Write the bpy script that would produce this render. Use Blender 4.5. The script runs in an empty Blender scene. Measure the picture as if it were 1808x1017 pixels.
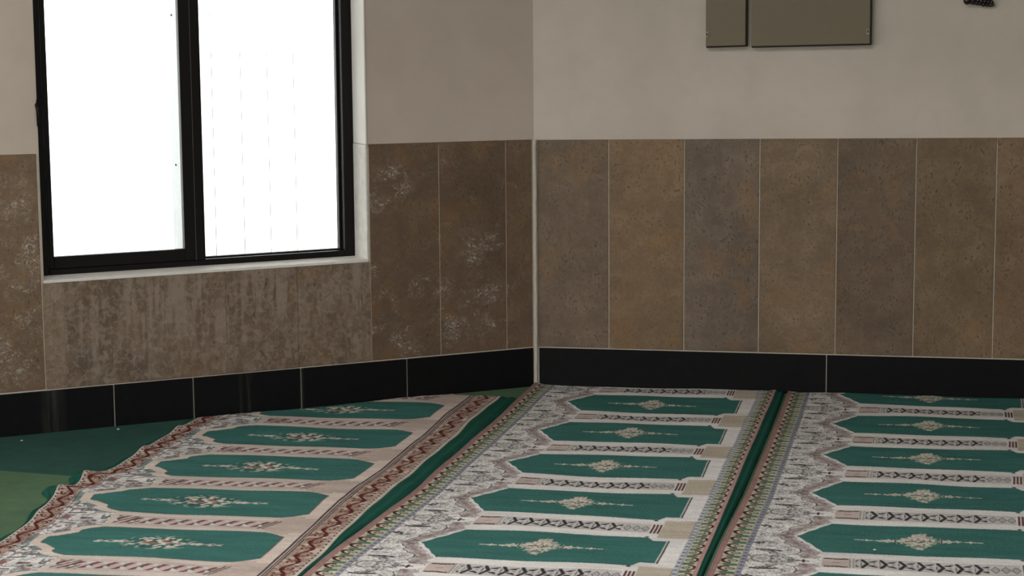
import bpy, bmesh, math, random
import numpy as np
from mathutils import Matrix, Vector

S = bpy.context.scene
C = S.collection

# ------------------------------------------------------------------ camera
def setup_camera():
    f, yaw, pitch, roll = 3650.0, -0.19812, 0.14187, -0.00814
    pos = Vector((1.64242, -8.68568, 1.69205))
    fw = Vector((math.sin(yaw)*math.cos(pitch), math.cos(yaw)*math.cos(pitch), -math.sin(pitch)))
    rt = Vector((math.cos(yaw), -math.sin(yaw), 0))
    up = rt.cross(fw)
    r2 = math.cos(roll)*rt + math.sin(roll)*up
    u2 = -math.sin(roll)*rt + math.cos(roll)*up
    M = Matrix(((r2.x, u2.x, -fw.x, pos.x), (r2.y, u2.y, -fw.y, pos.y), (r2.z, u2.z, -fw.z, pos.z), (0, 0, 0, 1)))
    cam = bpy.data.cameras.new('camera')
    cam.sensor_width = 36.0
    cam.lens = f/1808.0*36.0
    cam.clip_start = 0.05
    cam.clip_end = 300
    o = bpy.data.objects.new('camera', cam)
    o.matrix_world = M
    C.objects.link(o)
    S.camera = o
setup_camera()

# ------------------------------------------------------------------ world: bright overcast sky
SKY_STRENGTH = 6.5
w = bpy.data.worlds.new('overcast_sky')
S.world = w
w.use_nodes = True
bg = w.node_tree.nodes['Background']
bg.inputs[0].default_value = (1.0, 0.985, 0.96, 1)
bg.inputs[1].default_value = SKY_STRENGTH

S.view_settings.view_transform = 'Standard'
S.view_settings.look = 'None'
S.view_settings.gamma = 1.0
S.view_settings.use_curve_mapping = False
S.view_settings.exposure = 0.0
S.cycles.use_denoising = True
S.cycles.max_bounces = 10
S.cycles.diffuse_bounces = 6
S.cycles.sample_clamp_indirect = 8.0

# ------------------------------------------------------------------ frames of the room
TH = 0.63615
EX, EY = math.cos(TH), math.sin(TH)
def PL(s, d, z):      # left wall: s metres left of the corner, d metres outward, z up
    return Vector((-EX*s - EY*d, -EY*s + EX*d, z))
def PR(s, d, z):      # right wall
    return Vector((s, d, z))
def PW(s, d, z):
    return Vector((s, d, z))

# ------------------------------------------------------------------ helpers
def link(name, me, parent=None, mat=None):
    o = bpy.data.objects.new(name, me)
    C.objects.link(o)
    if parent is not None:
        o.parent = parent
        o.matrix_parent_inverse = parent.matrix_world.inverted() if parent.type != 'EMPTY' else Matrix.Translation(-parent.location)
    if mat is not None and me is not None:
        me.materials.clear(); me.materials.append(mat)
    return o
def obj(name, bm, mat, parent=None, smooth=False):
    bmesh.ops.recalc_face_normals(bm, faces=bm.faces)
    me = bpy.data.meshes.new(name)
    bm.to_mesh(me); bm.free()
    if smooth:
        for p in me.polygons: p.use_smooth = True
    return link(name, me, parent, mat)
def box(bm, P, s0, s1, d0, d1, z0, z1, bev=0.0, seg=1):
    if callable(z1): za, zb = z1(s0), z1(s1)
    else: za = zb = z1
    v = [bm.verts.new(P(*c)) for c in ((s0,d0,z0),(s1,d0,z0),(s1,d1,z0),(s0,d1,z0),(s0,d0,za),(s1,d0,zb),(s1,d1,zb),(s0,d1,za))]
    fs = [bm.faces.new([v[i] for i in q]) for q in ((0,1,2,3),(4,5,6,7),(0,1,5,4),(1,2,6,5),(2,3,7,6),(3,0,4,7))]
    if bev > 0:
        es = list({e for f_ in fs for e in f_.edges})
        bmesh.ops.bevel(bm, geom=es, offset=bev, segments=seg, affect='EDGES', profile=0.5)
    return bm
def boxobj(name, P, s0, s1, d0, d1, z0, z1, mat, parent=None, bev=0.0, seg=1):
    return obj(name, box(bmesh.new(), P, s0, s1, d0, d1, z0, z1, bev, seg), mat, parent)
def structure(o): o['kind'] = 'structure'; return o
def tag(o, label, cat, group=None):
    o['label'] = label; o['category'] = cat
    if group: o['group'] = group
    return o
def empty(name, loc):
    o = bpy.data.objects.new(name, None); o.location = loc; o.empty_display_size = 0.1
    C.objects.link(o); return o
def tube(bm, pts, r, n=8):
    rings = []
    for i, p in enumerate(pts):
        a = pts[max(0, i-1)]; b = pts[min(len(pts)-1, i+1)]
        t = (b-a).normalized()
        ref = Vector((0,0,1)) if abs(t.z) < .9 else Vector((1,0,0))
        x = t.cross(ref).normalized(); y = t.cross(x)
        rings.append([bm.verts.new(p + (x*math.cos(k*2*math.pi/n) + y*math.sin(k*2*math.pi/n))*r) for k in range(n)])
    for a, b in zip(rings, rings[1:]):
        for k in range(n): bm.faces.new((a[k], a[(k+1)%n], b[(k+1)%n], b[k]))
    bm.faces.new(rings[0]); bm.faces.new(rings[-1][::-1])
    return bm

# ------------------------------------------------------------------ materials
def srgb(r, g, b):
    f = lambda c: ((c/255+.055)/1.055)**2.4 if c > 10 else c/255/12.92
    return (f(r), f(g), f(b), 1)
class NT:
    def __init__(s, name):
        s.m = bpy.data.materials.new(name); s.m.use_nodes = True
        s.t = s.m.node_tree; s.b = s.t.nodes['Principled BSDF']
    def n(s, typ, **kw):
        nd = s.t.nodes.new(typ)
        for k, v in kw.items():
            if k.startswith('_'): setattr(nd, k[1:], v)
            else: nd.inputs[k.replace('_', ' ')].default_value = v
        return nd
    def l(s, a, b): s.t.links.new(a, b)
    def noise(s, vec, scale, detail=4, rough=.55, dist=0.0):
        nd = s.n('ShaderNodeTexNoise', Scale=scale, Detail=detail, Roughness=rough, Distortion=dist); s.l(vec, nd.inputs['Vector']); return nd.outputs['Fac']
    def ramp(s, fac, stops):
        nd = s.n('ShaderNodeValToRGB'); cr = nd.color_ramp
        while len(cr.elements) < len(stops): cr.elements.new(.5)
        for e, (p, c) in zip(cr.elements, stops): e.position = p; e.color = c if len(c) == 4 else (*c, 1)
        s.l(fac, nd.inputs['Fac']); return nd.outputs['Color']
    def mix(s, fac, a, b, mode='MIX'):
        nd = s.n('ShaderNodeMix', _data_type='RGBA', _blend_type=mode)
        for i, v in ((0, fac), (6, a), (7, b)):
            if hasattr(v, 'links'): s.l(v, nd.inputs[i])
            else: nd.inputs[i].default_value = v
        return nd.outputs[2]
    def math(s, op, a, b=0.0):
        nd = s.n('ShaderNodeMath', _operation=op)
        for i, v in ((0, a), (1, b)):
            if hasattr(v, 'links'): s.l(v, nd.inputs[i])
            else: nd.inputs[i].default_value = v
        return nd.outputs[0]
    def mapr(s, v, a, b, c=0.0, d=1.0):
        nd = s.n('ShaderNodeMapRange'); s.l(v, nd.inputs[0])
        for i, x in enumerate((a, b, c, d)): nd.inputs[i+1].default_value = x
        return nd.outputs[0]
    def scaled(s, vec, sc):
        nd = s.n('ShaderNodeVectorMath', _operation='MULTIPLY'); s.l(vec, nd.inputs[0]); nd.inputs[1].default_value = sc; return nd.outputs[0]
    def bump(s, h, strength=.3, dist=.002):
        nd = s.n('ShaderNodeBump', Strength=strength, Distance=dist); s.l(h, nd.inputs['Height']); s.l(nd.outputs[0], s.b.inputs['Normal'])
    def pos(s): return s.n('ShaderNodeNewGeometry').outputs['Position']
    def objvec(s):      # world position shifted by a per-object random offset, so that every piece has its own grain
        oi = s.n('ShaderNodeObjectInfo')
        c = s.n('ShaderNodeCombineXYZ')
        for i, k in enumerate((37.0, 91.0, 53.0)): s.l(s.math('MULTIPLY', oi.outputs['Random'], k), c.inputs[i])
        a = s.n('ShaderNodeVectorMath', _operation='ADD'); s.l(s.pos(), a.inputs[0]); s.l(c.outputs[0], a.inputs[1])
        return a.outputs[0], oi.outputs['Color']
    def base(s, c, rough=.8, spec=.3):
        if hasattr(c, 'links'): s.l(c, s.b.inputs['Base Color'])
        else: s.b.inputs['Base Color'].default_value = c
        s.b.inputs['Roughness'].default_value = rough
        s.b.inputs['Specular IOR Level'].default_value = spec
        return s.m
def G(v): return (v, v, v, 1)

def m_plaster(name, col, dirt):
    t = NT(name); p = t.pos()
    n1 = t.noise(p, 1.3, 5, .6); n2 = t.noise(p, 9, 5, .6); n3 = t.noise(p, 120, 3, .6)
    c = t.mix(t.mapr(n1, .35, .7), col, dirt)
    c = t.mix(t.math('MULTIPLY', t.mapr(n2, .5, .75), .35), c, dirt)
    t.bump(t.math('ADD', t.math('MULTIPLY', n2, 2.0), t.math('MULTIPLY', n3, .25)), .25, .004)
    return t.base(c, .75, .25)
def m_stone(name, salt=0.0, streak=0.0, dark=1.0):
    t = NT(name); p, oc = t.objvec()
    big = t.noise(p, 4, 5, .6, .4); mid = t.noise(p, 16, 5, .65, .6); fine = t.noise(p, 70, 4, .7)
    pit = t.noise(t.scaled(p, (1, 1, .6)), 125, 2, .5)
    c = t.mix(t.mapr(big, .3, .7), G(.78*dark), G(1.18*dark))
    c = t.mix(t.mapr(mid, .35, .68), t.mix(1.0, c, (.78, .74, .72, 1), 'MULTIPLY'), c)
    c = t.mix(1.0, c, oc, 'MULTIPLY')
    och = t.noise(p, 6.5, 3, .5)
    c = t.mix(t.math('MULTIPLY', t.mapr(och, .56, .75), .45), c, (.24, .125, .045, 1))
    c = t.mix(t.math('MULTIPLY', t.mapr(fine, .35, .7), .30), c, t.mix(1.0, c, G(1.7), 'MULTIPLY'))
    pm = t.math('MULTIPLY', t.mapr(pit, .60, .68), t.mapr(mid, .40, .60))
    c = t.mix(t.math('MULTIPLY', pm, .6), c, (.035, .026, .020, 1))
    h = t.math('SUBTRACT', fine, t.math('MULTIPLY', pm, 1.2))
    if salt:
        g = t.pos()
        # salt has come out of the stone in patches: nearness to the patch centres broken up by noise
        dm = None
        for s_, z_, r_ in SALT:
            nd = t.n('ShaderNodeVectorMath', _operation='DISTANCE'); t.l(g, nd.inputs[0]); nd.inputs[1].default_value = PL(s_, 0, z_)
            q = t.math('DIVIDE', nd.outputs['Value'], r_)
            dm = q if dm is None else t.math('MINIMUM', dm, q)
        a = t.math('ADD', t.mapr(dm, .0, 1.7, 1, 0), t.mapr(t.noise(g, 13, 4, .6, 1.0), .3, .7, -.75, .75))
        b = t.noise(t.scaled(g, (1, 1, 1.3)), 34, 4, .65, 2.6); b2 = t.noise(g, 80, 3, .6, 1.0)
        sm = t.math('MULTIPLY', t.mapr(a, .50, 1.05), t.mapr(b, .53, .575))
        sm = t.math('MULTIPLY', sm, t.mapr(b2, .40, .55))
        haze = t.math('MULTIPLY', t.mapr(a, .2, 1.1), t.mapr(b, .40, .62))
        c = t.mix(t.math('MULTIPLY', haze, .42*salt), c, (.34, .28, .23, 1))
        c = t.mix(t.math('MULTIPLY', sm, .62*salt), c, (.60, .55, .49, 1))
        h = t.math('ADD', h, t.math('MULTIPLY', sm, 1.5))
    if streak:
        g = t.pos()
        a = t.noise(t.scaled(g, (1, 1, .12)), 26, 4, .6); b = t.noise(g, 3.2, 4, .6); e = t.noise(g, 34, 4, .65, .8)
        k = t.math('MULTIPLY', t.mapr(a, .44, .58), t.mapr(b, .38, .60))
        k = t.math('ADD', k, t.math('MULTIPLY', t.mapr(e, .46, .60), .75))
        k = t.math('MINIMUM', t.math('MULTIPLY', k, streak), .85)
        c = t.mix(k, c, (.262, .206, .164, 1))
        h = t.math('ADD', h, t.math('MULTIPLY', k, .8))
    t.bump(h, .55, .003)
    return t.base(c, .62, .35)
SALT = [(.665, .95, .055), (.635, .875, .06), (.72, .85, .05), (.285, .62, .07), (.20, .645, .05), (.43, .45, .05), (.42, .32, .07), (.37, .26, .06),
        (.54, .46, .05), (.64, .27, .06), (.57, .24, .06), (.22, .42, .08), (.30, .30, .08), (.72, .30, .06), (.71, .46, .05), (.735, .57, .04),
        (2.20, .88, .07), (2.17, .66, .06), (2.15, .74, .05), (2.24, .60, .08), (2.18, .42, .09), (2.25, .98, .06), (2.25, .30, .08)]
def m_black(name):
    t = NT(name); p, oc = t.objvec()
    n = t.noise(p, 30, 4, .6); g = t.pos()
    st = t.noise(t.scaled(g, (1, 1, .08)), 34, 4, .6); bl = t.noise(g, 2.1, 3, .5)
    c = t.mix(n, (.003, .0036, .0036, 1), (.0075, .0085, .0085, 1))
    k = t.math('MULTIPLY', t.math('MULTIPLY', t.mapr(st, .62, .72), t.mapr(bl, .58, .68)), .4)
    # limewash that has run down the skirting below the window
    dp = t.n('ShaderNodeVectorMath', _operation='DOT_PRODUCT'); t.l(g, dp.inputs[0]); dp.inputs[1].default_value = (-EX, -EY, 0)
    sv = dp.outputs['Value']
    for s_, w_, a_ in ((2.10, .055, .9), (1.300, .016, 1.3), (1.335, .010, .6), (1.074, .012, .9), (1.535, .008, .8)):
        dd = t.math('ABSOLUTE', t.math('SUBTRACT', sv, s_))
        k = t.math('MAXIMUM', k, t.math('MULTIPLY', t.mapr(dd, 0, w_, a_, 0), t.mapr(st, .36, .62)))
    c = t.mix(t.math('MULTIPLY', k, .20), c, (.17, .17, .15, 1))
    t.bump(n, .1, .001)
    return t.base(c, .5, .10)
def m_plain(name, col, rough=.6, spec=.3, metal=0.0, var=.12, scale=40):
    t = NT(name); p = t.pos(); n = t.noise(p, scale, 3, .6)
    c = t.mix(n, tuple(x*(1-var) for x in col[:3])+(1,), tuple(min(1, x*(1+var)) for x in col[:3])+(1,))
    t.b.inputs['Metallic'].default_value = metal
    return t.base(c, rough, spec)
def m_carpet(name, col, fine=380, bumpd=.002):
    t = NT(name); p = t.pos()
    a = t.noise(p, 2.5, 4, .6); b = t.noise(p, 14, 4, .65); f = t.noise(p, fine, 2, .6)
    c = t.mix(t.mapr(a, .3, .7), G(.88), G(1.1))
    c = t.mix(1.0, c, t.mix(t.mapr(b, .3, .7), G(.92), G(1.06)), 'MULTIPLY')
    c = t.mix(1.0, c, t.mix(f, G(.80), G(1.18)), 'MULTIPLY')
    c = t.mix(1.0, c, col, 'MULTIPLY')
    t.bump(f, .6, bumpd)
    return t.base(c, 1.0, .02)
def m_rug(name):
    t = NT(name); p = t.pos()
    at = t.n('ShaderNodeAttribute', _attribute_name='weave').outputs['Color']
    a = t.noise(t.scaled(p, (.35, 1.6, 1)), 9, 4, .65); f = t.noise(p, 420, 2, .6); b = t.noise(p, 60, 3, .6)
    c = t.mix(1.0, at, t.mix(t.mapr(a, .3, .7), G(.82), G(1.12)), 'MULTIPLY')
    c = t.mix(1.0, c, t.mix(b, G(.86), G(1.12)), 'MULTIPLY')
    c = t.mix(1.0, c, t.mix(f, G(.80), G(1.18)), 'MULTIPLY')
    t.bump(t.math('ADD', f, t.math('MULTIPLY', b, .7)), .6, .0025)
    return t.base(c, 1.0, .02)
def m_glass(name):
    m = bpy.data.materials.new(name); m.use_nodes = True; t = m.node_tree
    t.nodes.clear()
    out = t.nodes.new('ShaderNodeOutputMaterial'); mx = t.nodes.new('ShaderNodeMixShader')
    tr = t.nodes.new('ShaderNodeBsdfTransparent'); gl = t.nodes.new('ShaderNodeBsdfGlossy'); fr = t.nodes.new('ShaderNodeFresnel')
    tr.inputs[0].default_value = (.94, .96, .96, 1); gl.inputs['Roughness'].default_value = .05; fr.inputs[0].default_value = 1.3
    t.links.new(fr.outputs[0], mx.inputs[0]); t.links.new(tr.outputs[0], mx.inputs[1]); t.links.new(gl.outputs[0], mx.inputs[2])
    t.links.new(mx.outputs[0], out.inputs[0])
    return m
M = dict(
    plaster=m_plaster('cream_plaster', (.555, .480, .420, 1), (.445, .385, .335, 1)),
    plaster_l=m_plaster('worn_plaster', (.535, .452, .385, 1), (.435, .362, .305, 1)),
    reveal=m_plaster('skylit_pale_reveal', (.86, .84, .81, 1), (.76, .73, .69, 1)),  # plaster lightened to carry the sky light falling on the reveal
    ceil=m_plaster('ceiling_plaster', (.62, .60, .57, 1), (.55, .53, .50, 1)),
    stone=m_stone('travertine'),
    stone_salt=m_stone('travertine_salt', salt=1.0, dark=.80),
    stone_smear=m_stone('travertine_smeared', salt=.35, streak=.75, dark=.85),
    black=m_black('black_stone'),
    grout=m_plain('pale_grout', (.46, .41, .34), .9, .1, 0, .25, 60),
    frame=m_plain('dark_bronze_aluminium', (.0045, .0035, .0040), .5, .18, 0, .3),
    alu=m_plain('pale_aluminium', (.62, .65, .70), .5, .4),
    seal=m_plain('black_rubber', (.01, .01, .01), .7, .2),
    glass=m_glass('window_glass'),
    olive=m_plain('olive_grey_paint', (.150, .122, .077), .5, .35, 0, .06, 25),
    dkolive=m_plain('shadow_dark_steel', (.022, .017, .013), .6, .3),
    steel=m_plain('dull_steel', (.34, .31, .26), .5, .4),
    rod=m_plain('grey_guard_rod', (.22, .22, .22), .7, .1),
    bead=m_plain('dark_bead', (.012, .008, .009), .3, .5),
    cord=m_plain('dark_cord', (.02, .015, .015), .8, .1),
    floor=m_carpet('green_floor_carpet', (.088, .150, .088, 1)),
    mat=m_carpet('dark_green_carpet', (.034, .085, .070, 1)),
    rug=m_rug('woven_rug'),
    selv=m_carpet('green_selvedge', (.018, .080, .060, 1), 300, .003),
    selv_grey=m_carpet('grey_green_selvedge', (.10, .15, .13, 1), 300, .003),
    ground=m_plain('pale_concrete', (.62, .60, .56), .9, .1, 0, .05, 2),
    crumb=m_plain('plaster_crumb', (.62, .60, .55), .9, .1),
)

# ------------------------------------------------------------------ room shell
HC = 3.7                      # ceiling height
WT = 0.30                     # wall thickness
PD = 0.008                    # plaster stands back from the tile faces
WS0, WS1, WZ0, WZ1 = 0.766, 2.116, 0.600, 2.35   # window opening in the left wall

o = structure(boxobj('floor', PW, -9.5, 8.5, -15.5, 1.2, -.12, 0.0, M['floor']))
SKY = (-2.2, 1.6, -6.6, -3.9)  # x0, x1, y0, y1 of an unseen roof opening added to brighten the foreground floor
bm = bmesh.new()
box(bm, PW, -9.5, SKY[0], -15.5, 6.0, HC, HC+.2); box(bm, PW, SKY[1], 8.5, -15.5, 6.0, HC, HC+.2)
box(bm, PW, SKY[0], SKY[1], -15.5, SKY[2], HC, HC+.2); box(bm, PW, SKY[0], SKY[1], SKY[3], 6.0, HC, HC+.2)
structure(obj('ceiling', bm, M['ceil']))
ground = structure(boxobj('ground', PW, -60, 60, -60, 60, -.6, -.3, M['ground']))

wall_right = structure(boxobj('wall_right', PR, -.25, 8.0, PD, WT, 0, HC, M['plaster']))
bm = bmesh.new()
LL = 7.2
box(bm, PL, -.02, WS0, PD, WT, 0, HC)
box(bm, PL, WS0, WS1, PD, WT, 0, WZ0-.012)
box(bm, PL, WS0, WS1, PD, WT, WZ1, HC)
# further windows of the same wall beyond the picture
box(bm, PL, WS1, 3.3, PD, WT, 0, HC)
box(bm, PL, 3.3, 5.6, PD, WT, 0, WZ0); box(bm, PL, 3.3, 5.6, PD, WT, 2.7, HC)
box(bm, PL, 5.6, LL, PD, WT, 0, HC)
wall_left = structure(obj('wall_left', bm, M['plaster_l']))

# the hall behind the camera: side walls with wide window openings
def pierced_wall(name, P, length, openings, mat):
    bm = bmesh.new(); s = 0.0
    for a, b, z0, z1 in openings:
        box(bm, P, s, a, 0, WT, 0, HC)
        if z0 > 0: box(bm, P, a, b, 0, WT, 0, z0)
        box(bm, P, a, b, 0, WT, z1, HC); s = b
    box(bm, P, s, length, 0, WT, 0, HC)
    return structure(obj(name, bm, mat))
cl = PL(LL, 0, 0)
def PFL(s, d, z): return Vector((cl.x - d, cl.y - s, z))
def PB(s, d, z): return Vector((cl.x + s, -15.0 - d, z))
def PFR(s, d, z): return Vector((8.0 + d, -s, z))
openL = [(.6, 3.0, .8, 2.9), (3.8, 6.2, .8, 2.9), (7.0, 9.4, .8, 2.9)]
openB = [(1.0, 3.6, .8, 2.9), (5.0, 7.6, .8, 2.9)]
openR = [(9.0, 11.4, .8, 2.9)]
pierced_wall('wall_far_left', PFL, 15.0+cl.y, openL, M['plaster'])
pierced_wall('wall_back', PB, 8.0-cl.x, openB, M['plaster'])
pierced_wall('wall_far_right', PFR, 15.0, openR, M['plaster'])

def portal(P, s0, s1, z0, z1, d=.32):
    c = (P(s0, d, z0)+P(s1, d, z1))/2
    inward = (P(s0, -1, z0)-P(s0, 0, z0)).normalized()
    L = bpy.data.lights.new('window_portal', 'AREA'); L.shape = 'RECTANGLE'
    L.size = s1-s0; L.size_y = z1-z0
    L.cycles.is_portal = True
    ob = bpy.data.objects.new('window_portal', L); C.objects.link(ob)
    zax = -inward; yax = Vector((0,0,1)); xax = yax.cross(zax)
    ob.matrix_world = Matrix(((xax.x,yax.x,zax.x,c.x),(xax.y,yax.y,zax.y,c.y),(xax.z,yax.z,zax.z,c.z),(0,0,0,1)))
portal(PL, WS0, WS1, WZ0, WZ1)
Lp = bpy.data.lights.new('roof_portal', 'AREA'); Lp.shape = 'RECTANGLE'; Lp.size = SKY[1]-SKY[0]; Lp.size_y = SKY[3]-SKY[2]; Lp.cycles.is_portal = True
po = bpy.data.objects.new('roof_portal', Lp); po.location = ((SKY[0]+SKY[1])/2, (SKY[2]+SKY[3])/2, HC+.22); C.objects.link(po)
portal(PL, 3.3, 5.6, WZ0, 2.7)
for a, b, z0, z1 in openL: portal(PFL, a, b, z0, z1)
for a, b, z0, z1 in openB: portal(PB, a, b, z0, z1)
for a, b, z0, z1 in openR: portal(PFR, a, b, z0, z1)

# ------------------------------------------------------------------ stone dado: every slab its own piece
rnd = random.Random(4)
ztR = lambda s: 1.068 + .0103*s
ztL = lambda s: 1.070 + .0110*s
ZB = .1715                    # top of the black skirting
J = .0022                     # half a joint
def slab(P, s0, s1, z0, z1, tone, mat, parent, J=J):
    dd = rnd.uniform(-.0012, .0012)
    o = boxobj('stone_slab', P, s0+J, s1-J, dd, .022, z0+J, z1, mat, parent, .0014)
    o.color = (*tone, 1)
    return o
# grey-brown and ochre slabs as they alternate along the right wall (reflectances)
tones = [(.168,.121,.084), (.205,.136,.078), (.158,.118,.086), (.190,.132,.082), (.150,.106,.070), (.178,.124,.074), (.190,.125,.074), (.17,.12,.075), (.18,.12,.075), (.168,.121,.084), (.20,.134,.078), (.155,.114,.08), (.185,.128,.08), (.16,.112,.072), (.18,.124,.074)]
js = [.012, .322, .6445, .962, 1.284, 1.6055, 1.930, 2.25, 2.57, 2.89, 3.21, 3.53, 3.85, 4.17, 4.49, 4.81]
for a, b, tn in zip(js, js[1:], tones):
    slab(PR, a, b, ZB, ztR, tn, M['stone'], wall_right)
boxobj('grout_bed', PR, .004, 4.81, .0030, .024, .10, 1.064, M['grout'], wall_right)
tl = (.182, .120, .076)
for a, b, k in ((.010, .1345, 1.12), (.1345, .444, .95), (.444, .758, .95)):
    slab(PL, a, b, ZB, ztL, tuple(c*k for c in tl), M['stone_salt'], wall_left, .0014)
tg = (.185, .128, .085)
for a, b, k in ((.758, 1.080, 1.0), (1.080, 1.3845, .92), (1.3845, 1.713, 1.05), (1.713, 2.040, .85), (2.040, 2.122, 1.25)):
    slab(PL, a, b, ZB, WZ0-.0108, tuple(c*k for c in tg), M['stone_smear'], wall_left, .0006)
for a, b, k in ((2.122, 2.44, 1.05), (2.44, 2.76, .95), (2.76, 3.08, 1.0), (3.08, 3.30, 1.0)):
    slab(PL, a, b, ZB, ztL, tuple(c*k*1.1 for c in tl), M['stone_salt'], wall_left)
for i in range(7):
    slab(PL, 3.30+i*.3286, 3.30+(i+1)*.3286, ZB, .590, tuple(c*(.9+.05*(i % 3)) for c in tg), M['stone_smear'], wall_left, .0014)
bm = box(bmesh.new(), PL, .004, .764, .0030, .024, .10, 1.066); box(bm, PL, .764, 2.118, .003, .024, .10, WZ0-.014); box(bm, PL, 2.118, 3.298, .003, .024, .10, 1.085); box(bm, PL, 3.30, 5.6, .003, .024, .10, .585)
obj('grout_bed', bm, M['grout'], wall_left)

# black skirting slabs
def skirting(name, P, joints, back):
    bm = box(bmesh.new(), P, .004, back, -.004, .004, 0, ZB-.006)
    root = structure(obj(name, bm, M['grout']))
    for a, b in zip(joints, joints[1:]):
        boxobj('skirting_slab', P, a+.0025, b-.0025, -.011+rnd.uniform(-.001, .001), -.001, .0, ZB-.003, M['black'], root, .0015)
    return root
skirting('baseboard_right', PR, [.016, 1.250, 2.49, 3.73, 4.82], 4.82)
skirting('baseboard_left', PL, [.012, .605, 1.076, 1.533, 1.857, 2.42, 2.98, 3.54, 4.10, 4.66, 5.22, 5.78], 5.78)

# pale pointing down the inside corner
bm = bmesh.new()
pts = []
r2 = random.Random(9)
for i in range(28):
    z = 1.072*i/27
    pts.append(Vector((.004+r2.uniform(-.0012, .0012), -.010+r2.uniform(-.0012, .0012), z)))
tube(bm, pts, .0085, 8)
structure(obj('trim_1', bm, m_plain('white_pointing', (.50, .46, .39), .9, .1, 0, .2, 70)))

# ------------------------------------------------------------------ window
win = structure(empty('window_1', PL((WS0+WS1)/2, .17, WZ0)))
FD0, FD1 = .140, .215
# plastered reveals (right one is tiled below the dado line), sill slab
bm = box(bmesh.new(), PL, WS0-.0015, WS0+.004, .002, .30, ztL(.766), WZ1)
obj('reveal_plaster', bm, M['reveal'], win)
o = boxobj('reveal_slab', PL, WS0-.0015, WS0+.006, .001, .30, WZ0, 1.075, m_plain('scuffed_white_stone', (.68, .66, .62), .7, .3, 0, .25, 30), win, .001)
bm = box(bmesh.new(), PL, WS1-.004, WS1, .009, .30, WZ0, WZ1)
obj('reveal_plaster', bm, M['plaster_l'], win)
o = boxobj('sill', PL, WS0+.0, WS1-.0, -.001, FD0+.02, WZ0-.0105, WZ0+.001, m_plain('worn_white_sill', (.66, .63, .59), .7, .3, 0, .22, 18), win, .002, 2)
boxobj('outer_sill', PL, WS0, WS1, FD1, .34, WZ0-.03, WZ0-.005, M['reveal'], win)
# outer frame
fa, fb = WS0+.004, WS1-.004
boxobj('frame_jamb', PL, fa, fa+.046, FD0, FD1, WZ0, WZ1, M['frame'], win, .003)
boxobj('frame_jamb', PL, fb-.050, fb, FD0, FD1, WZ0, WZ1, M['frame'], win, .003)
boxobj('frame_sill_rail', PL, fa+.046, fb-.050, FD0, FD1, WZ0+.001, WZ0+.026, M['frame'], win, .003)
boxobj('frame_head_rail', PL, fa+.046, fb-.050, FD0, FD1, WZ1-.05, WZ1, M['frame'], win, .003)
# inner sash on the left, outer sash on the right
def sash(s0, s1, d0, d1, z0, z1, wl, wr, wb, wt):
    root = obj('sash', box(bmesh.new(), PL, s0+wr, s1-wl, d0, d1, z0, z0+wb, .002), M['frame'], win)
    boxobj('stile', PL, s0, s0+wr, d0, d1, z0, z1, M['frame'], root, .002)
    boxobj('stile', PL, s1-wl, s1, d0, d1, z0, z1, M['frame'], root, .002)
    boxobj('top_rail', PL, s0+wr, s1-wl, d0, d1, z1-wt, z1, M['frame'], root, .002)
    dm = (d0+d1)/2
    boxobj('pane', PL, s0+wr-.004, s1-wl+.004, dm-.002, dm+.002, z0+wb-.004, z1-wt+.004, M['glass'], root)
    return root
zs = WZ0+.026
sl = sash(1.4225, fb-.052, FD0-.004, FD0+.026, zs, WZ1-.05, .020, .086, .048, .05)
# groove down the meeting stile
boxobj('stile_groove', PL, 1.461, 1.464, FD0-.0055, FD0-.002, zs, WZ1-.05, m_plain('worn_edge', (.05, .045, .04), .5, .4), sl)
sr = sash(fa+.047, 1.496, FD0+.036, FD0+.066, zs-.012, WZ1-.05, .060, .010, .018, .05)
# pale interlock profile on the weather side of the meeting stiles, with two screws
il = boxobj('interlock', PL, 1.500, 1.508, FD0+.030, FD0+.155, zs, WZ1-.05, M['alu'], sr, .001)
for z in (1.61, 1.005):
    boxobj('screw_head', PL, 1.5082, 1.5105, FD0+.085, FD0+.095, z, z+.008, M['seal'], sr)
boxobj('outer_stop', PL, fa+.0, fa+.012, FD1, FD1+.05, WZ0, WZ1, M['alu'], win, .001)
# thin vertical guard rods outside the right pane
for s in (1.338, 1.215, 1.100, .985):
    obj('guard_rod', tube(bmesh.new(), [PL(s, .262, WZ0-.004), PL(s, .262, WZ1)], .0014, 6), M['rod'], win)
# small latch on the edge of the left reveal
bm = tube(bmesh.new(), [PL(WS1-.004, -.004, 1.300), PL(WS1+.004, -.008, 1.282), PL(WS1-.001, -.007, 1.262), PL(WS1-.003, -.006, 1.20)], .0042, 8)
obj('latch', bm, M['frame'], win, True)

# ------------------------------------------------------------------ cabinets on the right wall
def cabinet(name, x0, x1, z0, z1, tilt, clip_side, label):
    root = empty(name, ((x0+x1)/2, 0, z0))
    tz = lambda s: z1
    def PT(s, d, z): return Vector((s, d, z + tilt*(s-x0)))
    boxobj('body', PT, x0+.001, x1+.006, -.030, PD, z0-.006, z1, M['dkolive'], root, .002)  # dark body juts out below and right, standing in for the door's shadow line
    door = boxobj('door', PT, x0, x1, -.040, -.0305, z0, z1, M['olive'], root, .0025, 2)
    sx = x0+.006 if clip_side < 0 else x1-.008
    zc = z0+.050
    cp = boxobj('clip', PT, sx-.006, sx+.006, -.046, -.0395, zc-.012, zc+.010, M['steel'], door, .0015)
    boxobj('clip_slot', PT, sx-.003, sx+.002, -.0475, -.0455, zc-.006, zc+.006, M['dkolive'], door)
    tag(root, label, 'cabinet', 'metal cabinets on the plaster wall')
    return root
cabinet('wall_cabinet', .737, .902, 1.464, 1.98, .030, -1, 'narrow olive grey metal cabinet on the plaster wall, left of the wider one')
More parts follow.
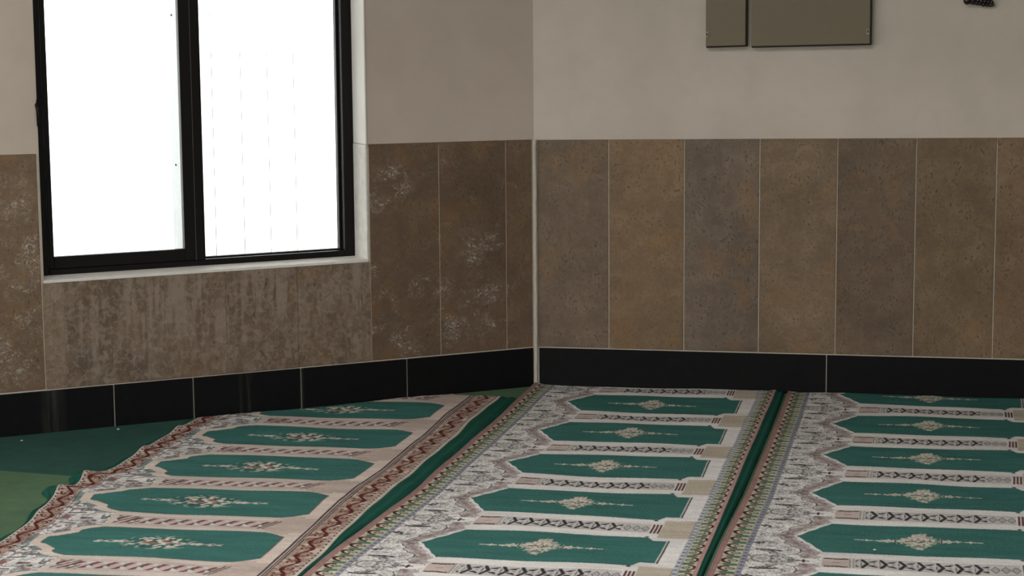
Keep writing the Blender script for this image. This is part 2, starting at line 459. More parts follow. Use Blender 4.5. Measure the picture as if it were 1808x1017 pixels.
cabinet('wall_cabinet', .925, 1.410, 1.464, 1.98, .020, 1, 'wide olive grey metal cabinet on the plaster wall with a clip at its right edge')
# ------------------------------------------------------------------ bunch of dark beads at the top right
root = empty('bead_bunch', (1.84, -.02, 1.62))
tag(root, 'bunch of dark round beads hanging on the plaster wall, right of the metal cabinets', 'beads')
bs = bmesh.new(); bmesh.ops.create_icosphere(bs, subdivisions=2, radius=1.0)
bead_me = bpy.data.meshes.new('bead'); bs.to_mesh(bead_me); bs.free(); bead_me.materials.append(M['bead'])
for p in bead_me.polygons: p.use_smooth = True
def bead(x, y, z, r):
    o = bpy.data.objects.new('bead', bead_me); C.objects.link(o); o.parent = root
    o.location = Vector((x, y, z)) - root.location; o.scale = (r, r, r)
rb = random.Random(3)
bead(1.797, -.018, 1.6455, .0175)
for row in range(4):
    for i in range(6):
        x = 1.820 + i*.0135 + row*.0055
        z = 1.6365 - i*.0022 + row*.0118 + rb.uniform(-.0008, .0008)
        if row and i > 6-row: continue
        bead(x, -.012-.007*(row % 2), z, .0086+rb.uniform(-.0006, .0006))
bead(1.8945, -.013, 1.6290, .0092)
cp = [Vector((1.797, -.016, 1.655)), Vector((1.82, -.012, 1.72)), Vector((1.845, -.006, 1.80)), Vector((1.85, .004, 1.84)),
      Vector((1.855, -.006, 1.80)), Vector((1.87, -.012, 1.72)), Vector((1.885, -.012, 1.64))]
obj('cord', tube(bmesh.new(), cp, .0022, 6), M['cord'], root, True)

# ------------------------------------------------------------------ floor carpet strip by the window wall
def flat_poly(name, pts, z0, z1, mat):
    bm = bmesh.new()
    a = [bm.verts.new((x, y, z0)) for x, y in pts]; b = [bm.verts.new((x, y, z1)) for x, y in pts]
    bm.faces.new(a[::-1]); bm.faces.new(b)
    for i in range(len(pts)): bm.faces.new((a[i], a[(i+1)%len(pts)], b[(i+1)%len(pts)], b[i]))
    return obj(name, bm, mat)
def wl(s, off): v = PL(s, -off, 0); return (v.x, v.y)
cm = flat_poly('floor_carpet', [wl(3.05, .016), wl(.62, .016), (-.30, -.52), (-.34, -1.985), (-1.28, -1.943), (-1.62, -1.900), (-3.0, -1.86)][::-1], .0, .0035, M['mat'])
tag(cm, 'dark green carpet strip on the floor along the black skirting below the window', 'carpet')

# ------------------------------------------------------------------ the woven prayer rugs
SOFT = .0016
def sm(d, e=SOFT): return np.clip(.5 - d/(2*e), 0, 1)
def seg(x, y, ax, ay, bx, by):
    px, py = x-ax, y-ay; dx, dy = bx-ax, by-ay
    t = np.clip((px*dx+py*dy)/(dx*dx+dy*dy), 0, 1)
    return np.hypot(px-t*dx, py-t*dy)
def tri(t, p): return np.abs((t/p) % 1.0 - .5)*2     # 1 at multiples of p, 0 half way
class Paint:
    def __init__(s, shape, col): s.c = np.empty(shape+(3,)); s.c[:] = col
    def put(s, mask, col): s.c += mask[..., None]*(np.asarray(col)-s.c)
def arab(x, w, k, ph):
    """smooth lattice noise, about -1..1: its contours read as woven scrolls"""
    fx, fy = x*k/2.7+ph*7.3, w*k/2.7+ph*3.1
    ix, iy = np.floor(fx), np.floor(fy); tx, ty = fx-ix, fy-iy
    tx = tx*tx*(3-2*tx); ty = ty*ty*(3-2*ty)
    h = lambda a, b: np.modf(np.abs(np.sin(a*127.1+b*311.7+ph*17.0)*43758.5453))[0]
    n = (h(ix, iy)*(1-tx)+h(ix+1, iy)*tx)*(1-ty)+(h(ix, iy+1)*(1-tx)+h(ix+1, iy+1)*tx)*ty
    return np.clip((n-.5)*2.3, -1, 1)
WHITE = (.72, .69, .675); DARK = (.045, .040, .045); MAROON = (.105, .028, .032); GREEN = (.051, .152, .136)
CREAM = (.60, .55, .47); PINK = (.36, .215, .20); BLUE = (.34, .345, .375); DBLUE = (.12, .13, .18); MAUVE = (.335, .265, .255)
OLIVE = (.50, .465, .365); MIDG = (.085, .165, .11)

def pattern_ivory(u, v):
    """ivory rug with pointed niches: u 0..1 across, v in niches (whole numbers at the pillars)"""
    x = u*1.10; vv = v - np.floor(v+.5); w = np.abs(vv)*.565; sw = vv*.565; a = .2825 - w
    P = Paint(x.shape, WHITE)
    # --- spandrel between the arches
    xe = np.where(w > .113, .217+.092*np.clip((.2825-w)/.1695, 0, 1)**1.12, .309) + .0035*np.sin(w*150)
    d = xe - x
    tone = .5+.5*arab(x, w, 95, .4)
    P.put(sm(np.abs(d-.036)-.026)*(.55+.45*tone)*(w > .03), MAUVE)
    P.put(sm(np.abs(d-.034)-.010)*(w > .05)*(.35+.4*(1-tone)), (.26, .19, .195))
    P.put(sm(np.abs(d-.036)-.026)*(w > .03)*sm(.42-arab(x, w, 260, 3.3), .12)*.6, (.13, .10, .10))
    P.put(sm(np.abs(d-.036)-.026)*(w > .03)*sm(.55-arab(x, w, 230, 5.1), .12)*.6, (.56, .50, .48))
    P.put(sm(np.abs(d-.064+.006*np.sin(w*60))-.0022)*(w > .045), DARK)
    P.put(sm(np.abs(d-.006)-.002)*.55*(tone > .45), DARK)
    inside = sm(.0-(d-.068))*(x > .091)
    P.put(inside*sm(np.abs(arab(x, w, 130, 1.3))-.10, .07)*.55, (.17, .155, .15))
    P.put(inside*sm(np.abs(arab(x, w, 165, 2.9)-.45)-.10, .07)*.75, DARK)
    P.put(inside*sm(np.abs(arab(x*.8, w, 300, 7.7))-.12, .10)*.6, (.12, .105, .105))
    P.put(inside*sm(np.abs(arab(x, w*.8, 240, 9.2)+.25)-.10, .10)*.45, (.26, .21, .21))
    # drawn motifs of the spandrel
    P.put(sm(np.abs(np.hypot((x-.135)/1.0, w/1.25)-.030)-.0038)*.75, (.16, .15, .15))
    P.put(sm(np.hypot((x-.135), w/1.2)-.017)*.8, (.36, .35, .34))
    P.put(sm(seg(x, w+.10*(x-.150)**2*40, .112, .106, .186, .103)-.0062), DARK)
    P.put(sm(seg(x, w, .125, .088, .165, .090)-.0035)*.8, DARK)
    P.put(sm(np.minimum.reduce([np.hypot(x-cx, w-cw) for cx, cw in ((.108,.186),(.122,.180),(.110,.172),(.124,.195),(.099,.179))])-.0066), DARK)
    P.put(sm(seg(x, w, .140, .196, .152, .196)-.0035), DARK)
    P.put(sm(np.minimum(seg(x, w, .238, 0, .272, 0), seg(x, w, .258, -.014, .258, .014))-.0042), DARK)
    P.put(sm(np.abs(np.hypot(x-.222, w)-.010)-.0028)*(x < .222), DARK)
    for cx, cw in ((.172, .030), (.190, .052), (.205, .025), (.165, .068), (.178, .0)):
        P.put(sm(np.abs(np.hypot((x-cx)*.8, w-cw)-.009)-.003)*.8, (.12, .11, .11))
    # --- green niche
    he = np.where(x < .309, .113+.1695*np.clip(1-((x-.217)/.092), 0, 1)**.9 + .0035*np.sin(x*170), .113)
    t = np.clip((x-.895)/.028, 0, 1); he = he + .040*(t*t*(3-2*t))
    g = np.minimum(np.minimum(w-he, x-.217), .963-x)
    green = sm(-g, .002)
    pil = 1-green
    # white outline then pillars
    P.put(pil*sm(.300-x)*0, WHITE)
    pm = pil*(x > .309)*(x < .965)
    P.put(pm, (.70, .67, .65))
    band = pm*sm(w-.050)
    P.put(band*(x > .398)*(x < .885), (.54, .505, .49))
    # box at the head of the pillar
    bx = (x > .312)*(x < .394)
    P.put(pm*bx*sm(w-.052), (.52, .43, .395))
    P.put(pm*bx*sm(np.abs(w-.041-.002*np.sin(x*120))-.0052)*(x > .318)*(x < .388), (.065, .03, .032))
    P.put(pm*sm(np.abs(x-.394)-.0018)*sm(w-.054), (.2, .2, .19))
    P.put(pm*sm(np.abs(x-.404)-.0016)*sm(w-.054)*.7, (.2, .2, .19))
    P.put(pm*sm(seg(x, w, .345, 0, .362, 0)-.003)*.7, (.2, .1, .1))
    # chevrons
    cp = .0548; q = (x-.425) % cp; ch = band*(x > .41)*(x < .795)
    ds = np.minimum(seg(q, w, .004, .040, .020, 0), seg(q, w, .004-cp, .040, .020-cp, 0))
    P.put(ch*sm(ds-.0062), DARK)
    P.put(ch*sm(np.abs(q-.0005+.10*w)-.0030)*sm(w-.030), DARK)
    P.put(ch*sm(np.minimum(seg(q, w, .026, .020, .046, .032), seg(q, w, .026, .020, .040, .019))-.0045), DARK)
    P.put(ch*sm(np.hypot(q-.040, w)-.0045)*.6, DARK)
    P.put(band*sm(np.abs(w-.0485)-.0016)*(x > .40)*(x < .885)*.45, DARK)
    # leaves at the foot
    lf = band*(x > .798)*(x < .886)
    ql = (x-.798) % .0295 - .0147
    dl = np.abs(np.abs(ql)/.0147+w/.034-.82)*.013
    P.put(lf*sm(dl-.0022)*.85, (.09, .09, .095))
    P.put(lf*sm(np.hypot(ql, w)-.0045)*.8, (.12, .12, .12))
    # maroon bars
    P.put(pm*sm(w-.058)*sm(np.abs(((x-.889) % .0115)-.0057)-.0036)*(x > .889)*(x < .9235), MAROON)
    P.put(pm*sm(np.hypot(x-.893, w-.106)-.0075), DARK)
    # cream foot
    ft = (x > .9245)*(x < 1.028)
    P.put(ft*sm(w-.108), (.49, .425, .345))
    P.put(ft*sm(np.abs(w-.112)-.0018)*.5, (.25, .2, .17))
    P.put(sm(np.hypot(x-.955, w)-.004), (.35, .29, .24))
    P.put(green, GREEN)
    rightend = (w > .150)
    P.put(rightend*sm(np.abs(x-.9695)-.0030), (.045, .055, .05))
    # --- medallion in the niche
    dx = np.abs(x-.590); ang = np.arctan2(a/.085, dx/.075)
    rr = dx/.067 + a/.098 + .16*arab(x, sw, 360, 1.1)
    core = sm((rr-1-.07*np.cos(ang*14))*.04, .003)
    P.put(green*core, CREAM)
    P.put(green*core*sm(.40-arab(x, sw, 300, 2.4), .18)*.75, (.07, .13, .105))
    P.put(green*core*sm((np.abs(rr-.62)-.035)*.04, .002)*.8*(np.cos(ang*22) > -.5), (.10, .12, .09))
    P.put(green*core*sm((np.abs(rr-.86)-.03)*.04, .002)*.65*(np.cos(ang*18) > .0), (.10, .13, .10))
    P.put(green*sm(seg(dx, a, .012, 0, .036, 0)-.0034), (.06, .05, .045))
    P.put(green*sm(np.abs(np.abs(dx)/.012+a/.018-1)*.010-.002), (.08, .06, .05))
    env = .030*np.clip(1-(dx-.068)/.075, 0, 1)*(.72+.28*np.cos((dx-.068)*2*math.pi/.024))
    P.put(green*sm(a-env+.006*arab(x, sw, 360, .3))*(dx > .066)*(dx < .143)*.92, CREAM)
    P.put(green*sm(np.minimum(np.hypot(dx-.090, a), np.hypot(dx-.113, a))-.0045)*.7, (.08, .13, .10))
    P.put(green*sm(np.abs(dx-.0700)-.0028)*sm(a-.036), (.06, .09, .07))
    P.put(green*sm(a-.0026-.0022*np.cos(dx*260))*sm(dx-.194)*(dx > .11), CREAM)
    P.put(green*sm((np.sqrt(np.abs(dx-.157)/.020)+np.sqrt(a/.020)-1)*.016), (.62, .58, .50))
    P.put(green*sm(np.hypot((dx-.183)/1.6, a)-.0042), CREAM)
    # --- right borders
    P.put((x > 1.0235)*sm(1.0235-x), (.50, .49, .49))
    bl = (x > 1.0255)*(x < 1.0400)
    P.put(bl*1.0, (.47, .475, .495))
    P.put(bl*sm(np.hypot((x-1.0325), (sw % .0377)-.0188)-.0062), DBLUE)
    P.put(sm(np.abs(x-1.0245)-.0014)*(w < .10), (.20, .17, .20))
    P.put(sm(np.abs(x-1.0415)-.0014)*.8, DBLUE)
    arches(P, 1.088-x, v, .0435)
    P.put((x > 1.0875)*1.0, PINK)
    P.put((x > 1.0875)*sm(np.hypot(x-1.094, ((sw) % .016)-.008)-.0035)*.6, (.52, .38, .36))
    # --- left borders
    bl = (x > .0755)*(x < .0905)
    P.put((x < .0755)*1.0, OLIVE)
    arches(P, x-.019, v, .054)
    P.put((x > .0725)*(x < .0765)*1.0, (.47, .43, .36))
    P.put(bl*1.0, BLUE)
    P.put(bl*sm((np.abs(x-.083)/.0062+np.abs((sw % .0332)-.0166)/.0125-1)*.006), DBLUE)
    P.put(sm(np.abs(x-.0905)-.0016), (.16, .15, .19)); P.put(sm(np.abs(x-.0760)-.0014)*.7, (.16, .15, .19))
    P.put((x < .019)*1.0, (.30, .175, .16))
    P.put((x < .019)*sm(np.hypot(x-.011, (sw % .018)-.009)-.004)*.5, (.46, .33, .30))
    return P.c
def arches(P, s, v, wid):
    """row of dark red horseshoes on the border; s = metres in from the outer side, closed end outward"""
    n = 7.0; t = ((v*n) % 1.0 - .5)*(.565/n)          # -.04 .. .04
    k = wid/.054; inb = (s > 0)*(s < wid)
    P.put(inb*1.0, OLIVE)
    P.put(inb*sm(.0285+.0025*np.cos(s*90)-np.abs(t))*sm(.010*k-s, .003), MIDG)
    P.put(inb*sm(np.abs(np.abs(t)-.0285)-.0018)*(s > .014*k)*.6, (.50, .46, .34))
    ring = np.abs(np.hypot((s-.027*k)/k, t*1.02)-.0222)
    P.put(inb*sm(ring-.0058)*(s < .032*k), (.075, .022, .024))
    P.put(inb*sm(np.abs(np.hypot((s-.036*k)/k/1.1, t*1.25)-.0115)-.0036)*.9, (.075, .06, .035))
    P.put(inb*sm(np.hypot((s-.036*k)/k, t)-.0040)*.8, MIDG)
    P.put(inb*sm(np.abs(np.abs(t)-.0405)-.006)*(s < .012*k), (.44, .33, .28))

BEIGE = (.60, .505, .45); RUST = (.090, .024, .021)
def brown_border(P, s, vm, wid):
    inb = (s > 0)*(s < wid); c = wid/2
    P.put(inb*1.0, (.37, .275, .225))
    P.put(inb*sm(np.abs(arab(s, vm, 150, 1.9)-.15)-.13, .08)*.7, (.14, .045, .038))
    P.put(inb*sm(.55-arab(s, vm, 120, .6), .12)*.7, (.55, .46, .40))
    q = 2*math.pi*vm/.150
    wav = np.abs((s-c) - .017*np.sin(q))/np.sqrt(1+(.017*2*math.pi/.150*np.cos(q))**2)
    P.put(inb*sm(wav-.0060), RUST)
    for ph, sg in ((.25, 1), (.75, -1)):
        t = ((vm/.150-ph+.5) % 1-.5)*.150
        r = np.hypot(t, (s-c)+sg*.006)
        P.put(inb*sm(np.abs(r-.0155)-.0040)*((t*sg) > -.010), (.12, .026, .024))
        P.put(inb*sm(r-.0065), (.22, .09, .07))
        P.put(inb*sm(np.hypot(t-.030, (s-c)-sg*.020)-.0085), (.52, .44, .37))
        P.put(inb*sm(np.hypot(t+.028, (s-c)+sg*.024)-.0060), RUST)
        P.put(inb*sm(np.hypot((t-.052)*.7, (s-c)+sg*.020)-.0060), (.30, .14, .11))
def pattern_rust(u, v):
    """rug with cusped niches and rust scrollwork borders"""
    x = u*1.08; vv = v-np.floor(v+.5); sw = vv*.525; w = np.abs(sw); a = .2625-w
    vm = v*.525
    P = Paint(x.shape, (.68, .65, .63))
    # white ground with scrollwork at the head of the niches
    P.put(sm(np.abs(arab(x, sw, 88, .7))-.15, .08)*.9, (.075, .065, .068))
    P.put(sm(.55-arab(x, sw, 64, 2.1), .12)*.75, (.36, .24, .23))
    P.put(sm(np.abs(arab(x, sw, 62, 4.4)-.2)-.09, .06)*.75, (.12, .17, .17))
    P.put(sm(np.abs(arab(x*.8, sw, 210, 6.1))-.15, .09)*.8, (.085, .06, .06))
    P.put(sm(np.abs(arab(x*.7, sw, 150, 8.3)+.3)-.13, .09)*.7, (.68, .66, .64))
    P.put(sm(seg(x, w, .100, .050, .165, .060)-.010)*1.0, (.58, .56, .54))
    P.put(sm(seg(x, w, .105, .055, .160, .062)-.0048), DARK)
    P.put(sm(seg(x, w, .150, .012, .215, .0)-.012), (.58, .56, .54))
    P.put(sm(seg(x, w, .165, .006, .200, .0)-.0065), (.16, .10, .10))
    P.put(sm(np.hypot((x-.118), w-.105)-.012), (.30, .20, .19))
    P.put(sm(np.hypot((x-.108)*.7, w-.010)-.011), (.24, .12, .11))
    # green field with cusps
    def half(xx):
        h = np.where(xx < .135, -1.0, 0.0)
        h = np.where((xx >= .135) & (xx < .160), .030+.018*np.sqrt(np.clip((xx-.135)/.025, 0, 1)), h)
        h = np.where((xx >= .160) & (xx < .212), .048+.050*(xx-.160)/.052, h)
        h = np.where((xx >= .212) & (xx < .270), .118+.050*np.sqrt(np.clip((xx-.212)/.058, 0, 1)), h)
        h = np.where((xx >= .270) & (xx < .820), .1695, h)
        h = np.where((xx >= .820) & (xx < .902), .1695-.046*((xx-.820)/.082)**1.3, h)
        return np.where(xx >= .902, -1.0, h)
    outline = sm(a-np.where(x < .86, np.maximum(half(x+.034), half(x))+.018, 1.0))
    P.put(sm(a-np.maximum(half(x+.062), half(x+.03))-.026)*(x < .30)*(x > .078)*.75*(arab(x, w, 90, .2) > -.45), (.10, .165, .165))
    P.put(outline*(x > .095), BEIGE)
    # pillar with rope
    pl = (x > .262)*(x < .980)*sm(w-.096)
    P.put(pl, (.545, .475, .43))
    rp = pl*sm(w-.047)*(x > .285)*(x < .800)
    P.put(rp, (.50, .42, .39))
    cp = .0545; q = (x + .55*sw) % cp
    P.put(rp*sm(np.abs(q-.018)-.0085)*sm(w-.034), (.255, .105, .095))
    P.put(rp*sm(np.abs(q-.010)-.0040)*sm(w-.034), (.10, .045, .045))
    q2 = (x - .35*sw+.02) % cp
    P.put(rp*sm(np.hypot(q2-.035, (sw-.016)*.7)-.010), (.58, .55, .53)); P.put(rp*sm(np.hypot(q2-.030, (sw+.020)*.7)-.008), (.57, .54, .52))
    P.put(rp*sm(np.hypot(q2-.041, (sw-.004)*.8)-.0055), (.12, .12, .13))
    P.put(pl*sm(np.abs(w-.049)-.0018)*(x > .28)*(x < .80)*.5, (.2, .12, .11))
    hd = pl*(x > .285)*(x < .370)*sm(w-.045)
    P.put(hd*sm(np.abs(((x+.8*sw) % .030)-.015)-.006), (.13, .07, .065))
    # block at the foot with thin lines
    ft = (x > .800)*(x < .948)*sm(w-.060-.05*np.clip((x-.80)/.06, 0, 1))
    P.put(ft, (.50, .41, .365))
    P.put(ft*sm(np.abs((w % .0185)-.009)-.0017)*.55, (.22, .13, .12))
    P.put(sm(np.minimum(seg(x, sw, .782, .046, .820, -.046), seg(x, sw, .797, .046, .835, -.046)+.001)-.0040), (.085, .05, .05))
    # niche
    g = sm(a-half(x), .0022)*(x > .13)
    edge = sm(np.abs(a-half(x))-.0026)*(x > .13)*(x < .902)
    P.put(g, GREEN)
    P.put(edge*.55, (.17, .07, .05))
    # beige at the right end
    P.put((x > .902)*(x < .950)*(w > .09)*1.0, BEIGE)
    P.put(sm(np.abs(x-.902)-.0024)*(a < .124)*.7, (.17, .08, .06))
    # medallion: loose multi-coloured blossoms
    dx = x-.519; rr = np.hypot(dx/.105, a/.072)
    core = g*sm((rr-1)*.05, .012)
    sp = arab(x+.8*sw, sw-.5*x, 190, .9)
    P.put(core*sm(.12-sp, .12), (.60, .56, .49))
    P.put(core*sm(np.hypot(dx/.055, a/.030)-1, .12)*sm(.25-arab(x, sw, 140, 2.2), .15), (.33, .15, .125))
    P.put(core*sm(np.abs(sp+.42)-.12, .07)*.8, (.06, .05, .05))
    for cx in (-.135, -.118, .122, .140, .175, -.170, -.198, .205):
        big = .0115 if abs(cx) < .15 else .0065
        P.put(g*sm(np.hypot((dx-cx)+.5*(sw*np.sign(vv) if False else a), a*.9)-big), (.56, .52, .46))
        P.put(g*sm(np.hypot((dx-cx-.008), a-.006)-big*.45), (.09, .09, .08))
    P.put(g*sm(np.abs(a-.006-.006*np.sin(dx*150))-.0028)*sm(np.abs(dx)-.215)*(np.abs(dx) > .10), (.46, .43, .37))
    # borders
    P.put((x < .006)*1.0, (.50, .42, .36))
    dash = (np.sin(2*math.pi*vm/.030) > -.35)
    P.put(sm(np.abs(x-.0095)-.0030)*dash, RUST)
    brown_border(P, x-.014, vm+.04, .058)
    for c_ in (.0735, .0830): P.put(sm(np.abs(x-c_)-.0020)*.8, (.15, .07, .065))
    P.put((x > .950)*1.0, (.52, .44, .39))
    for c_, wd in ((.9535, .0042), (.9655, .0032), (.9745, .0034)): P.put(sm(np.abs(x-c_)-wd), (.075, .045, .050))
    P.put(sm(np.abs(x-.9695)-.0018)*(np.sin(2*math.pi*vm/.024) > 0), (.40, .36, .36))
    brown_border(P, 1.0600-x, vm, .084)
    P.put(sm(np.abs(x-1.0635)-.0032)*dash, (.075, .025, .025))
    P.put((x > 1.0685)*1.0, (.50, .43, .37))
    return P.c

def spline(tab, sd=.09):
    ys = np.array([t[0] for t in tab])[::-1]; xs = np.array([t[1] for t in tab])[::-1]
    def f(y):
        base = np.interp(y, ys, xs)
        acc = base.copy()
        for dlt in (-2*sd, -sd, sd, 2*sd): acc = acc + np.interp(y+dlt, ys, xs)
        return acc/5
    return f
def grid_mesh(name, X, Y, Z, keep=None, col=None):
    """sheet from 2-D arrays with its rim turned down to the floor"""
    ny, nx = X.shape
    idx = np.arange(ny*nx).reshape(ny, nx)
    q = np.stack([idx[:-1, :-1], idx[1:, :-1], idx[1:, 1:], idx[:-1, 1:]], -1).reshape(-1, 4)
    if keep is not None:
        kq = (keep[:-1, :-1] & keep[1:, :-1] & keep[1:, 1:] & keep[:-1, 1:]).reshape(-1)
        q = q[kq]
    V = np.stack([X, Y, Z], -1).reshape(-1, 3)
    # rim
    e = np.concatenate([q[:, [0, 1]], q[:, [1, 2]], q[:, [2, 3]], q[:, [3, 0]]])
    key = np.sort(e, 1); kk = key[:, 0].astype(np.int64)*(ny*nx)+key[:, 1]
    _, inv, cnt = np.unique(kk, return_inverse=True, return_counts=True)
    be = e[cnt[inv] == 1]
    bv = np.unique(be); low = V[bv].copy(); low[:, 2] = .0005
    remap = np.full(ny*nx, -1); remap[bv] = np.arange(len(bv))+ny*nx
    q2 = np.stack([be[:, 1], be[:, 0], remap[be[:, 0]], remap[be[:, 1]]], -1)
    V = np.concatenate([V, low]); q = np.concatenate([q, q2])
    used = np.unique(q); m2 = np.full(len(V), -1); m2[used] = np.arange(len(used))
    cols = None
    if col is not None:
        cc = col.reshape(-1, 3); cc = np.concatenate([cc, cc[bv]])[used]; cols = np.concatenate([cc, np.ones((len(cc), 1))], 1)
    V = V[used]; q = m2[q]
    me = bpy.data.meshes.new(name)
    me.vertices.add(len(V)); me.vertices.foreach_set('co', V.astype(np.float32).ravel())
    me.loops.add(q.size); me.loops.foreach_set('vertex_index', q.astype(np.int32).ravel())
    me.polygons.add(len(q)); me.polygons.foreach_set('loop_start', (np.arange(len(q))*4).astype(np.int32))
    me.update(calc_edges=True)
    me.polygons.foreach_set('use_smooth', np.ones(len(q), bool))
    if cols is not None:
        at = me.color_attributes.new('weave', 'FLOAT_COLOR', 'POINT')
        at.data.foreach_set('color', cols.astype(np.float32).ravel())
    return me
def ripple(x, y, ph):
    return .0016*np.sin(7.1*x+4.3*y+ph)+.0014*np.sin(3.2*x-9.7*y+2*ph)+.0008*np.sin(17*x+11*y+ph)
YEND = -3.75
def rug(name, xl, xr, vmap, pattern, ytop, label, sel_l, sel_r, mat_l, mat_r, ph, keepf=None, tilt=0.0, lift=None, du=.0024, dy=.0043):
    nx = int((xr(np.array([-2.5]))[0]-xl(np.array([-2.5]))[0])/du); ny = int((ytop-YEND)/dy)
    u = np.linspace(0, 1, nx)[None, :]; yy = np.linspace(ytop, YEND, ny)[:, None]
    U = np.broadcast_to(u, (ny, nx)); Y0 = np.broadcast_to(yy, (ny, nx))
    xa = xl(yy[:, 0])[:, None]; xb = xr(yy[:, 0])[:, None]
    X = xa+(xb-xa)*U
    V = vmap(Y0 - tilt*(U-.5) + .0035*np.sin(5.3*X+2.1*Y0+ph)+.003*np.sin(11*X-6*Y0+2*ph))
    UU = U + (.0022*np.sin(9*Y0+ph)+.0016*np.sin(23*Y0+3*X))*np.sin(math.pi*np.clip(U, 0, 1))
    col = pattern(UU, V)
    Z = .0085 + ripple(X, Y0, ph) + .0004*np.random.RandomState(5).randn(ny, nx)
    if lift is not None: Z = Z + lift(X, Y0, U)
    keep = keepf(X, Y0) if keepf else None
    root = empty(name, (float((xl(np.array([-1.5]))[0]+xr(np.array([-1.5]))[0])/2), -1.6, 0))
    link('pile', grid_mesh('pile', X, Y0, Z, keep, col), root, M['rug'])
    # woven edge strips
    y2 = np.linspace(ytop-.004, YEND, 420)[:, None]
    for side, width, mat in ((0, sel_l, mat_l), (1, sel_r, mat_r)):
        if width is None: continue
        k = np.linspace(0, 1, 9)[None, :]
        edge = (xl if side == 0 else xr)(y2[:, 0])[:, None]
        wd = width(y2[:, 0])[:, None]
        sgn = -1 if side == 0 else 1
        X2 = edge + sgn*k*wd; Y2 = np.broadcast_to(y2, X2.shape)
        wv = np.sin(21*Y2+ph)*np.sin(8.3*Y2+2*ph)+.5*np.sin(47*Y2)
        Z2 = .0072 + ripple(edge+0*k, Y2, ph) + k*.0030*wv*np.minimum(wd/.03, 1) - .0055*k**3 + .0034*np.cos(2*math.pi*k*1.5)*np.minimum(wd/.03, 1)*(k > .05)
        if lift is not None: Z2 = Z2 + lift(edge+0*k, Y2, np.full(X2.shape, float(side)))*(1-.45*k)
        Z2 = np.maximum(Z2, .0015)
        kp = keepf(X2, Y2) if keepf else None
        link('selvedge', grid_mesh('selvedge', X2, Y2, Z2, kp), root, mat)
    tag(root, label, 'prayer rug', 'long prayer rugs laid side by side')
    return root
const = lambda c: (lambda y: np.full(np.shape(y), c))
x2l = spline([(-.0, .004), (-.11, .002), (-.762, -.008), (-1.398, -.026), (-1.977, -.040), (-2.453, -.072), (-2.66, -.094), (-2.98, -.104), (-4, -.14)])
x2r = spline([(0, 1.042), (-.036, 1.042), (-.706, 1.034), (-1.311, 1.026), (-1.915, 1.025), (-2.466, 1.018), (-2.849, 1.016), (-4, 1.005)])
x3l = spline([(0, 1.092), (-.079, 1.092), (-.642, 1.089), (-1.303, 1.081), (-1.907, 1.071), (-2.412, 1.053), (-2.844, 1.045), (-4, 1.02)])
x3r = spline([(0, 2.185), (-.64, 2.180), (-1.30, 2.172), (-2.35, 2.160), (-4, 2.145)])
x1l = spline([(-.2, -1.215), (-.965, -1.206), (-1.333, -1.222), (-1.62, -1.212), (-1.80, -1.205), (-1.89, -1.215), (-1.945, -1.262), (-2.03, -1.245), (-2.12, -1.232), (-2.15, -1.268), (-2.22, -1.255), (-2.35, -1.225), (-2.573, -1.182), (-2.854, -1.166), (-4, -1.16)], .012)
x1r = spline([(-.2, -.092), (-.265, -.093), (-.8, -.104), (-1.263, -.101), (-1.609, -.115), (-1.985, -.130), (-2.339, -.134), (-2.693, -.130), (-3.014, -.131), (-4, -.15)])
def rows(tab):      # (y of niche centre, niche number)
    ys = np.array([t[0] for t in tab])[::-1]; ns = np.array([t[1] for t in tab], float)[::-1]
    return lambda y: np.interp(y, ys, ns)
v2 = rows([(.19, -.5), (-.375, .5), (-.945, 1.5), (-1.504, 2.5), (-2.060, 3.5), (-2.622, 4.5), (-3.19, 5.5), (-4.33, 7.5)])
v3 = rows([(.5, -1.5), (-.062, -.5), (-.636, .5), (-1.204, 1.5), (-1.780, 2.5), (-2.362, 3.5), (-2.945, 4.5), (-4.12, 6.5)])
v1 = rows([(-.13, -.5), (-.668, .5), (-1.205, 1.5), (-1.728, 2.5), (-2.246, 3.5), (-2.780, 4.5), (-3.31, 5.5), (-4.37, 7.5)])
def keep1(X, Y):
    wallY = X*(EY/EX)
    return Y < np.where(X > -.30, -.285-.03*(X+.3), wallY-.028-.018*np.sin(6*X)**2)
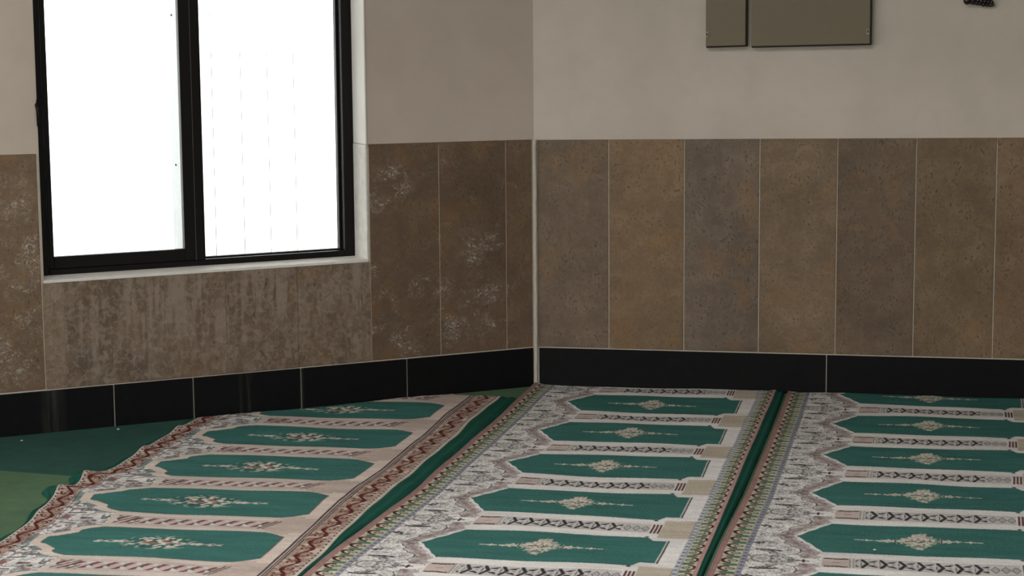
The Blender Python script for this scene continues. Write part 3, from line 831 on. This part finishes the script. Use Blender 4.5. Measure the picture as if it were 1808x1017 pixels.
def lift1(X, Y, U):
    e = np.exp(-U/.05)
    b = .020*np.exp(-((Y+1.97)/.05)**2) + .018*np.exp(-((Y+2.18)/.05)**2)+.010*np.exp(-((Y+2.5)/.08)**2)+.012*np.exp(-((Y+1.52)/.06)**2)+.012*np.exp(-((Y+1.15)/.05)**2)
    e2 = np.exp(-(1-U)/.04)
    return e*b + e2*(.004+.004*np.sin(13*Y)*np.sin(5*Y))
g12 = lambda y: np.maximum(np.minimum(.078, x2l(y)-x1r(y)-.0165), .006)
rug('prayer_rug', x1l, x1r, v1, pattern_rust, -.20,
    'green and beige prayer rug with rust scrollwork borders, leftmost, its edge ruffled',
    lambda y: .020+.008*np.sin(17*y)+.034*np.exp(-((y+2.00)/.045)**2)+.034*np.exp(-((y+2.20)/.06)**2), g12, M['selv'], M['selv'], .7, keep1, .035, lift1)
rug('prayer_rug', x2l, x2r, v2, pattern_ivory, -.016,
    'green and ivory prayer rug with pointed niches, the middle one running from the room corner',
    const(.010), lambda y: x3l(y)-x2r(y)-.0145, M['selv_grey'], M['selv'], 2.1, None, 0.0, lambda X, Y, U: .006*np.exp(-(1-U)/.03)+.010*np.exp(-U/.025))
rug('prayer_rug', x3l, x3r, v3, pattern_ivory, -.016,
    'green and ivory prayer rug with pointed niches, rightmost, cut off by the picture edge',
    const(.004), const(.026), M['selv'], M['selv'], 4.4, None, 0.0, lambda X, Y, U: .006*np.exp(-U/.03))

# ------------------------------------------------------------------ crumbs of plaster on the floor
def crumb(x, y, z, r, seed, label):
    bm = bmesh.new(); bmesh.ops.create_icosphere(bm, subdivisions=1, radius=r)
    rr = random.Random(seed)
    for v in bm.verts: v.co = Vector((v.co.x*rr.uniform(.9, 1.5), v.co.y*rr.uniform(.6, 1.1), v.co.z*rr.uniform(.35, .6)))
    o = obj('plaster_crumb', bm, M['crumb']); o.location = (x, y, z+r*.35)
    tag(o, label, 'crumb', 'plaster crumbs on the floor')
crumb(-1.45, -1.175, .0035, .006, 1, 'tiny pale plaster crumb on the dark carpet by the skirting joint')
crumb(-1.74, -1.43, .0035, .005, 2, 'tiny pale plaster crumb on the dark carpet nearest the left picture edge')
crumb(1.515, -2.50, .0100, .005, 3, 'tiny pale plaster crumb on the green field of the rightmost rug')
